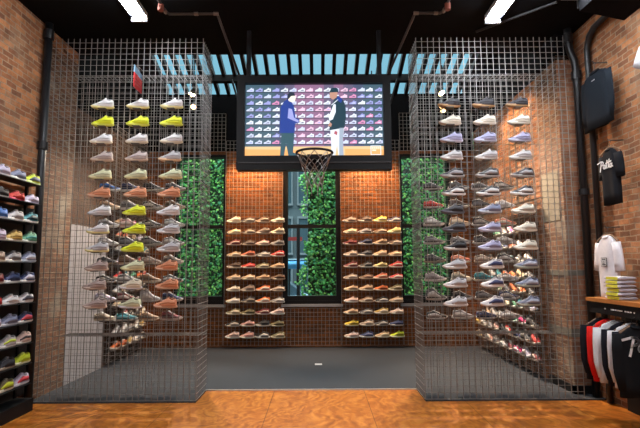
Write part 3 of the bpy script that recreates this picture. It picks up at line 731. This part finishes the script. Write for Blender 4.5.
# square outline mark in the lower right of the picture
for a, b, c, e in ((370.5, 146, 381, 146.7), (370.5, 154.6, 381, 155.3), (370.5, 146.7, 371.2, 154.6), (380.3, 146.7, 381, 154.6)):
    spoly([(a, e), (c, e), (c, b), (a, b)], 4, 4)
for a, b in ((372, 373.4), (374, 375.4), (376, 377.4), (378, 379.4)): spoly([(a, 149), (b, 149), (b, 147.6), (a, 147.6)], 18, 4)
spoly([(372, 151.2), (376, 151.2), (376, 150), (372, 150)], 18, 4)
m_.build('display_picture', smats, scr)
# brackets that hold the frame to the roof
for x in (-.95, .85):
    MB().box(x - .03, x + .03, YS + .03, YS + .09, 4.25, ZC).build('hanger_bracket', BLACKMETAL, scr)
hoop = empty('basketball_hoop', (-.045, 6.28, 3.05), 'black basketball hoop with chain net under the screen', 'hoop')
CX, CY, CZ, RR = -.045, 5.93, 3.095, .225
MB().tube([(CX + RR * math.cos(a), CY + RR * math.sin(a), CZ) for a in [2 * math.pi * k / 40 for k in range(40)]], .016, 8, closed=True).build('rim', plain((.02, .017, .016), .45, .3), hoop, smooth=True)
m_ = MB(); m_.box(CX - .07, CX + .07, 6.12, 6.28, CZ - .02, CZ + .012); m_.box(CX - .10, CX + .10, 6.255, 6.28, CZ - .10, CZ + .06)
m_.tube([(CX - .12, 6.10, CZ - .01), (CX - .06, 6.26, CZ - .09)], .012); m_.tube([(CX + .12, 6.10, CZ - .01), (CX + .06, 6.26, CZ - .09)], .012)
m_.build('mounting_bracket', BLACK, hoop)
m_ = MB(); CH = plain((.34, .33, .32), .35, .8)
def npt(k, l):
    a = 2 * math.pi * k / 8; r_ = [.218, .19, .155, .125, .108, .10][l]; return (CX + r_ * math.cos(a), CY + r_ * math.sin(a), CZ - .015 - .085 * l)
for l in range(5):
    for k in range(8):
        a, b = npt(k + .5 * (l % 2), l), npt(k + .5 * (l % 2) + .5, l + 1); c = npt(k + .5 * (l % 2) - .5, l + 1)
        m_.tube([a, b], .0055, 5); m_.tube([a, c], .0055, 5)
for k in range(8): m_.tube([npt(k + .5, 5), (npt(k + .5, 5)[0], npt(k + .5, 5)[1], CZ - .53)], .0055, 5)
m_.build('chain_net', CH, hoop)

# ------------------------------------------------------------------ red and blue hanging sign
sg = empty('hanging_sign', (-2.36, 6.08, 3.976), 'small red sign with pale blue top hung on front of left cage', 'sign')
def yz(m_, pts, x, th, mi=0):
    n = len(pts); vs = [(x, y, z) for y, z in pts] + [(x + th, y, z) for y, z in pts]
    m_.add(vs, [tuple(range(n)), tuple(range(n, 2 * n))[::-1]] + [(i, (i + 1) % n, (i + 1) % n + n, i + n) for i in range(n)], mi); return m_
yz(MB(), [(5.94, 3.976), (6.20, 3.976), (6.20, 4.15), (5.94, 4.17)], -2.36, .012).build('red_board', plain((.66, .03, .035), .5), sg)
yz(MB(), [(5.94, 4.171), (6.20, 4.151), (6.20, 4.225), (5.94, 4.265)], -2.36, .012).build('blue_top', plain((.30, .52, .72), .5), sg)
for z in (4.12, 4.075, 4.03):
    m_ = MB()
    for k in range(5):
        y = 5.97 + k * .042; yz(m_, [(y, z - .010), (y + .026, z - .010), (y + .026, z + .010), (y, z + .010)], -2.347, .003)
    m_.build('lettering', plain((.50, .10, .10), .5), sg)
MB().tube([(-2.354, 6.10, 4.235), (-2.354, 6.10, 4.30), (-2.354, 6.228, 4.30)], .004, 6).build('hook', WIRE, sg)

# floor plate
o = MB().box(-.07, .05, 8.39, 8.48, 0, .006).build('floor_socket', plain((.68, .68, .68), .4), off=(-.01, 8.43, 0)); tag(o, 'small white plate in the middle of the grey alcove floor', 'floor plate')

# ------------------------------------------------------------------ clothing
CLOTHK = {}
def cloth(rgb):
    m = plain(rgb, .95, 0, .12, .10, 25); m.node_tree.nodes['Principled BSDF'].inputs['Specular IOR Level'].default_value = .1
    return m
def garment(name, loc, rz, W, Hh, rgb, label, cat, group=None, sleeve=.22, drop=.17, depth=.05, prints=None, fold=.008, longs=False, neckc=None):
    """hanging top: origin at the hem middle, front faces local -y"""
    t = empty(name, loc, label, cat, group, rz); t.rotation_euler.z = rz; ROOT[t.name] = (0, 0, 0)
    m = cloth(rgb); b = MB(); rings = []; rs = random.Random(sum(ord(q) for q in label)); ph = rs.uniform(0, 6)
    N = 36
    def sect(z, w_, dp, cx=0):
        q = []
        for k in range(N):
            a = 2 * math.pi * k / N; c, s_ = math.cos(a), math.sin(a)
            x = w_ * math.copysign(abs(c) ** .6, c); y = dp * math.copysign(abs(s_) ** .55, s_)
            f = fold * (1 - z / Hh * .7) * math.sin(x * 34 + ph + z * 3)
            q.append((x + cx, y + f, z + .006 * math.sin(x * 14 + ph)))
        return q
    for z, kw, kd in ((0, 1.0, 1), (.18, .985, 1), (.4, .96, 1), (.6, .95, 1), (.74, .96, 1), (.86, .92, .9), (.93, .72, .7), (.97, .5, .55), (1.0, .30, .4)):
        rings.append(sect(z * Hh, W / 2 * kw, depth * kd))
    b.loft(rings); b.build('body', m, t, smooth=True)
    for s_ in (-1, 1):
        sh = Vector((s_ * W * .40, 0, Hh * .89)); en = Vector((s_ * (W * .40 + sleeve * (.55 if not longs else .22)), 0, Hh * .89 - (drop if not longs else Hh * .80)))
        dr = (en - sh).normalized(); nn = Vector((-dr.z, 0, dr.x)); rr = []
        for u, ww in ((0, .085), (.3, .095), (.7, .092), (1.0, .088 if not longs else .05)):
            p = sh + (en - sh) * u
            rr.append([tuple(p + nn * ww * math.cos(2 * math.pi * k / 14) + Vector((0, depth * .75 * math.sin(2 * math.pi * k / 14), 0))) for k in range(14)])
        MB().loft(rr).build('sleeve', m, t, smooth=True)
    MB().tube([(W * .155 * math.cos(a), -depth * .35 + depth * .4 * math.sin(a), Hh * (.985 + .018 * math.sin(a))) for a in [2 * math.pi * k / 20 for k in range(20)]], .011, 6, closed=True).build('neckband', cloth(neckc or tuple(c * .8 for c in rgb)), t)
    if prints: prints(t, depth + fold)
    return t
def hanger(loc, rz, label, hookto=.12, w_=.38):
    h = empty('clothes_hanger', loc, label, 'hanger', 'clothes hangers', rz); ROOT[h.name] = (0, 0, 0)
    MB().tube([(-w_ / 2, 0, -.075), (-w_ * .2, 0, -.012), (0, 0, 0), (w_ * .2, 0, -.012), (w_ / 2, 0, -.075)], .010, 6).build('bar', plain((.14, .07, .035), .5), h)
    MB().tube([(0, 0, 0), (0, 0, .04), (.02, 0, .06), (.02, 0, .08), (0, 0, .095), (-.018, 0, .08)], .004, 6).build('hook', STEEL, h)
    return h
def strokes(t, lines, y, th, mat, name, sc=1, ox=0, oz=0, sl=0):
    m_ = MB()
    for ln in lines:
        p = [(ox + sc * (q[0] + sl * q[1]), y, oz + sc * q[1]) for q in ln]
        for a, b in zip(p, p[1:]):
            d = Vector((b[0] - a[0], 0, b[2] - a[2])); l = d.length
            if l < 1e-6: continue
            n = Vector((-d.z, 0, d.x)) / l * th / 2; e = d / l * th * .35
            A = Vector(a) - e; B = Vector(b) + e
            vs = [A + n, A - n, B - n, B + n]; vs2 = [v + Vector((0, .004, 0)) for v in vs]
            m_.add(vs + vs2, [(0, 1, 2, 3), (7, 6, 5, 4), (0, 4, 5, 1), (1, 5, 6, 2), (2, 6, 7, 3), (3, 7, 4, 0)])
    return m_.build(name, mat, t)
# script lettering: P a t t a
def arc(cx, cz, rx, rz_, a0, a1, n=12): return [(cx + rx * math.cos(R(a0 + (a1 - a0) * k / n)), cz + rz_ * math.sin(R(a0 + (a1 - a0) * k / n))) for k in range(n + 1)]
SCRIPT = [[(-1.0, 1.05), (-.2, 1.25), (.25, 1.2)], [(0, 1.2), (-.12, .4), (-.25, -.35)], arc(.05, .9, .42, .32, 100, -95),
          arc(.75, .28, .22, .28, 20, 340), [(.97, .55), (.95, .1), (1.1, 0)], [(1.42, 1.2), (1.30, .2), (1.45, 0)], [(1.1, .78), (1.75, .86)],
          [(1.92, 1.3), (1.78, .2), (1.95, 0)], [(1.6, .84), (2.35, .95)], arc(2.35, .28, .22, .28, 20, 340), [(2.57, .55), (2.55, .1), (2.8, .05)]]
WPR = plain((.75, .75, .77), .6)
def script_print(sc, ox, oz): return lambda t, d: strokes(t, SCRIPT, -d - .004, .030 * sc / .14, WPR, 'script_print', sc, ox, oz, .12)
def square_print(t, d):
    m_ = MB(); m_.box(-.05, .05, -d - .004, -d, .435, .54); m_.build('square_print', plain((.035, .035, .045), .6), t)
    m_ = MB()
    for a, b, c, e in ((-.062, .062, .470, .478), (-.062, .062, .342, .350), (-.062, -.054, .35, .47), (.054, .062, .35, .47), (-.032, -.018, .37, .45), (-.018, .008, .436, .45), (-.018, .004, .405, .418), (.022, .036, .37, .45)):
        m_.box(a * .66, b * .66, -d - .007, -d - .004, .4875 + (c - .41) * .66, .4875 + (e - .41) * .66)
    m_.build('square_lettering', WPR, t)
FW = -R(90)   # faces the room from the right wall
xw = 3.53
garment('sweatshirt', (3.46, 5.76, 3.36), FW, .60, .72, (.012, .016, .022), 'plain black long sleeved sweatshirt hung high on right brick wall', 'sweatshirt', longs=True, sleeve=.1, depth=.022,
        prints=lambda t, d: strokes(t, [[(-.03, .60), (.03, .60)]], -d - .003, .012, plain((.35, .35, .36), .6), 'chest_mark'))
hanger((3.46, 5.76, 4.10), FW, 'wooden hanger holding the plain black sweatshirt on right wall')
garment('tee_shirt', (3.46, 5.57, 2.38), FW + R(4), .27, .66, (.012, .013, .016), 'black tee with white script hanging below the plain black sweatshirt', 'shirt', depth=.05, sleeve=.04, drop=.28,
        prints=script_print(.072, -.09, .43))
hanger((3.46, 5.57, 3.06), FW + R(4), 'brown wooden hanger holding the black script tee on right wall', w_=.36)
garment('tee_shirt', (3.46, 5.74, 1.22), FW + R(4), .32, .80, (.66, .64, .68), 'white tee with small dark square print hung behind the folded stack', 'shirt', depth=.05, sleeve=.09, drop=.33, prints=square_print)
hanger((3.46, 5.74, 2.035), FW + R(4), 'thin hanger holding the white tee on right brick wall')
garment('tee_shirt', (3.46, 4.66, 3.38), FW, .44, .64, (.50, .50, .53), 'white tee hung on right wall, cut by the picture edge', 'shirt', depth=.07)
hanger((3.46, 4.66, 4.035), FW, 'thin hanger holding the white tee at the picture edge')
# wall hooks for the hangers
for y, z, x, what in ((5.76, 4.10, 3.46, 'plain black sweatshirt'), (5.57, 3.06, 3.46, 'black script tee'), (5.74, 2.035, 3.46, 'white square print tee'), (4.66, 4.035, 3.46, 'white tee at picture edge')):
    o = MB().tube([(XRF, y, z + .09), (x - .01, y, z + .085), (x - .02, y, z + .11)], .007, 6).build('wall_hook', STEEL, off=(XRF, y, z + .09)); tag(o, 'small steel wall hook above the ' + what, 'hook', 'wall hooks')
# shelf
XSH = 3.21
sf = empty('wall_shelf', (3.42, 5.1, 1.25), 'orange brown wooden shelf on right wall above the clothes rail', 'shelf')
MB().box(XSH, XRF, 4.2, 5.84, 1.250, 1.292).build('board', SHELFWOOD, sf)
MB().box(XSH + .02, XSH + .05, 4.2, 5.80, 1.12, 1.250).build('apron_bar', BLACK, sf)
m_ = MB(); rs = random.Random(5); y = 5.5
while y > 4.25:
    w_ = rs.uniform(.012, .035)
    if rs.random() < .78: m_.box(XSH + .017, XSH + .02, y - w_, y, 1.178, 1.192)
    y -= w_ + .012
m_.build('small_lettering', WPR, sf)
for y in (5.7, 4.6): MB().box(XSH + .05, XRF, y - .015, y + .015, 1.16, 1.25).build('bracket', BLACK, sf)
# folded tees: stack in two looks, six high
for i in range(6):
    z = 1.292 + i * .043
    f = empty('folded_tee', (3.335, 5.36, z), 'white folded tee with neon yellow print, %s on shelf' % ('topmost of the stack' if i == 5 else 'bottom of the stack' if i == 0 else ordn(i) + ' from bottom of the stack'), 'folded shirt', 'folded tees on the shelf')
    rs = random.Random(i); o1 = rs.uniform(-.008, .008)
    xm, hw, ya, yb = 3.335 + o1, .095, 5.22, 5.50
    rr = []
    for y in (ya, ya + .015, (ya + yb) / 2, yb - .015, yb):
        e = .75 if y in (ya, yb) else 1
        rr.append([(xm + hw * math.copysign(abs(math.cos(a)) ** .4, math.cos(a)), y + .006 * math.sin(a * 3 + i), z + .021 + .0195 * e * math.copysign(abs(math.sin(a)) ** .7, math.sin(a))) for a in [2 * math.pi * k / 20 for k in range(20)]])
    MB().loft(rr).build('body', cloth((.56, .55, .62)), f, smooth=True)
    MB().box(xm - hw - .004, xm - hw + .006, ya + .025, yb - .05, z + .006, z + .037).build('yellow_print', plain((.66, .66, .06), .6), f)
    MB().box(xm - .075, xm + .08, ya - .012, ya - .004, z + .012, z + .019).build('fold_shade', plain((.22, .22, .27) if i != 3 else (.03, .03, .04), .7), f)  # dark strip painted as the shade of the fold
# rail with hanging tops
ra = empty('clothes_rail', (XRF, 5.1, -.014), 'black clothes rail under the wooden shelf, full of hanging tops', 'clothes rail')
MB().tube([(3.30, 4.2, 1.135), (3.30, 5.75, 1.135)], .016, 8).build('rail', BLACKMETAL, ra)
for y in (5.74, 4.24): MB().tube([(3.30, y, 1.135), (XRF, y, 1.135)], .014, 8).build('rail_arm', BLACKMETAL, ra)
MB().box(XRF - .02, XRF, 4.2, 5.80, -.014, 1.23).build('shade_board', BLACK, ra)  # black board also stands in for shadow low on the wall
RAIL = [('black', (.013, .014, .018), 5.68, .68, 'black top, furthest back on the clothes rail'), ('red', (.60, .018, .014), 5.54, .68, 'bright red top on the clothes rail'),
        ('white', (.66, .65, .66), 5.42, .67, 'white top hanging next to the red top on the rail'), ('black', (.012, .013, .018), 5.26, .66, 'black top between the two white tops on the rail'),
        ('white', (.64, .63, .65), 5.15, .66, 'white top between two black tops on the rail'), ('navy', (.014, .017, .026), 5.07, .66, 'dark navy top just behind the black script tee on rail'),
        ('black', (.011, .012, .014), 4.98, .70, 'black top with large white script, frontmost on the clothes rail')]
for k, (c, rgb, y, hh, lab) in enumerate(RAIL):
    zt = 1.055
    garment('shirt', (3.30 if k < 6 else 3.24, y, zt - hh), R(-4 if k < 6 else 0), .42, hh, rgb, lab, 'shirt', 'tops on the clothes rail', sleeve=.03, longs=True, depth=.034 if k < 6 else .04, fold=.006,
            prints=script_print(.112, -.085, .45) if k == 6 else None)
    hanger((3.30 if k < 6 else 3.24, y, zt + .003), R(-4 if k < 6 else 0), 'brown hanger of the ' + lab.replace(',', '').replace(' just behind the black script tee on rail', ' second from front'), w_=.36)

# ------------------------------------------------------------------ world, camera
w = bpy.data.worlds.new('sky'); sc.world = w; w.use_nodes = True; nt = w.node_tree; bg = nt.nodes['Background']
tc = nt.nodes.new('ShaderNodeTexCoord'); sx = nt.nodes.new('ShaderNodeSeparateXYZ'); nt.links.new(tc.outputs['Generated'], sx.inputs[0])
cr = nt.nodes.new('ShaderNodeValToRGB'); nt.links.new(sx.outputs['Z'], cr.inputs['Fac'])
e = cr.color_ramp.elements; e[0].position = .0; e[0].color = (.06, .20, .27, 1); e[1].position = .95; e[1].color = (5.0, 5.6, 5.6, 1)
k = cr.color_ramp.elements.new(.42); k.color = (.13, .29, .37, 1)
nt.links.new(cr.outputs['Color'], bg.inputs['Color']); bg.inputs['Strength'].default_value = 1.0

H = 1.69; PT = R(6.07); YAW = R(.2); RO = R(.3)
c, s_ = math.cos(YAW), math.sin(YAW)
Rv = Vector((c, -s_, 0)); Fv = Vector((s_ * math.cos(PT), c * math.cos(PT), math.sin(PT))); Uv = Vector((-s_ * math.sin(PT), -c * math.sin(PT), math.cos(PT)))
r2 = Rv * math.cos(RO) - Uv * math.sin(RO); u2 = Rv * math.sin(RO) + Uv * math.cos(RO)
cam = bpy.data.cameras.new('camera'); co = bpy.data.objects.new('camera', cam); COL.objects.link(co)
cam.lens = 27.0; cam.sensor_width = 36.0; cam.clip_start = .05
M = Matrix((r2, u2, -Fv)).transposed().to_4x4(); M.translation = (0, 0, H); co.matrix_world = M
sc.camera = co
sc.view_settings.view_transform = 'Standard'; sc.view_settings.look = 'None'; sc.view_settings.exposure = 1.0; sc.view_settings.gamma = 1; sc.view_settings.use_curve_mapping = False
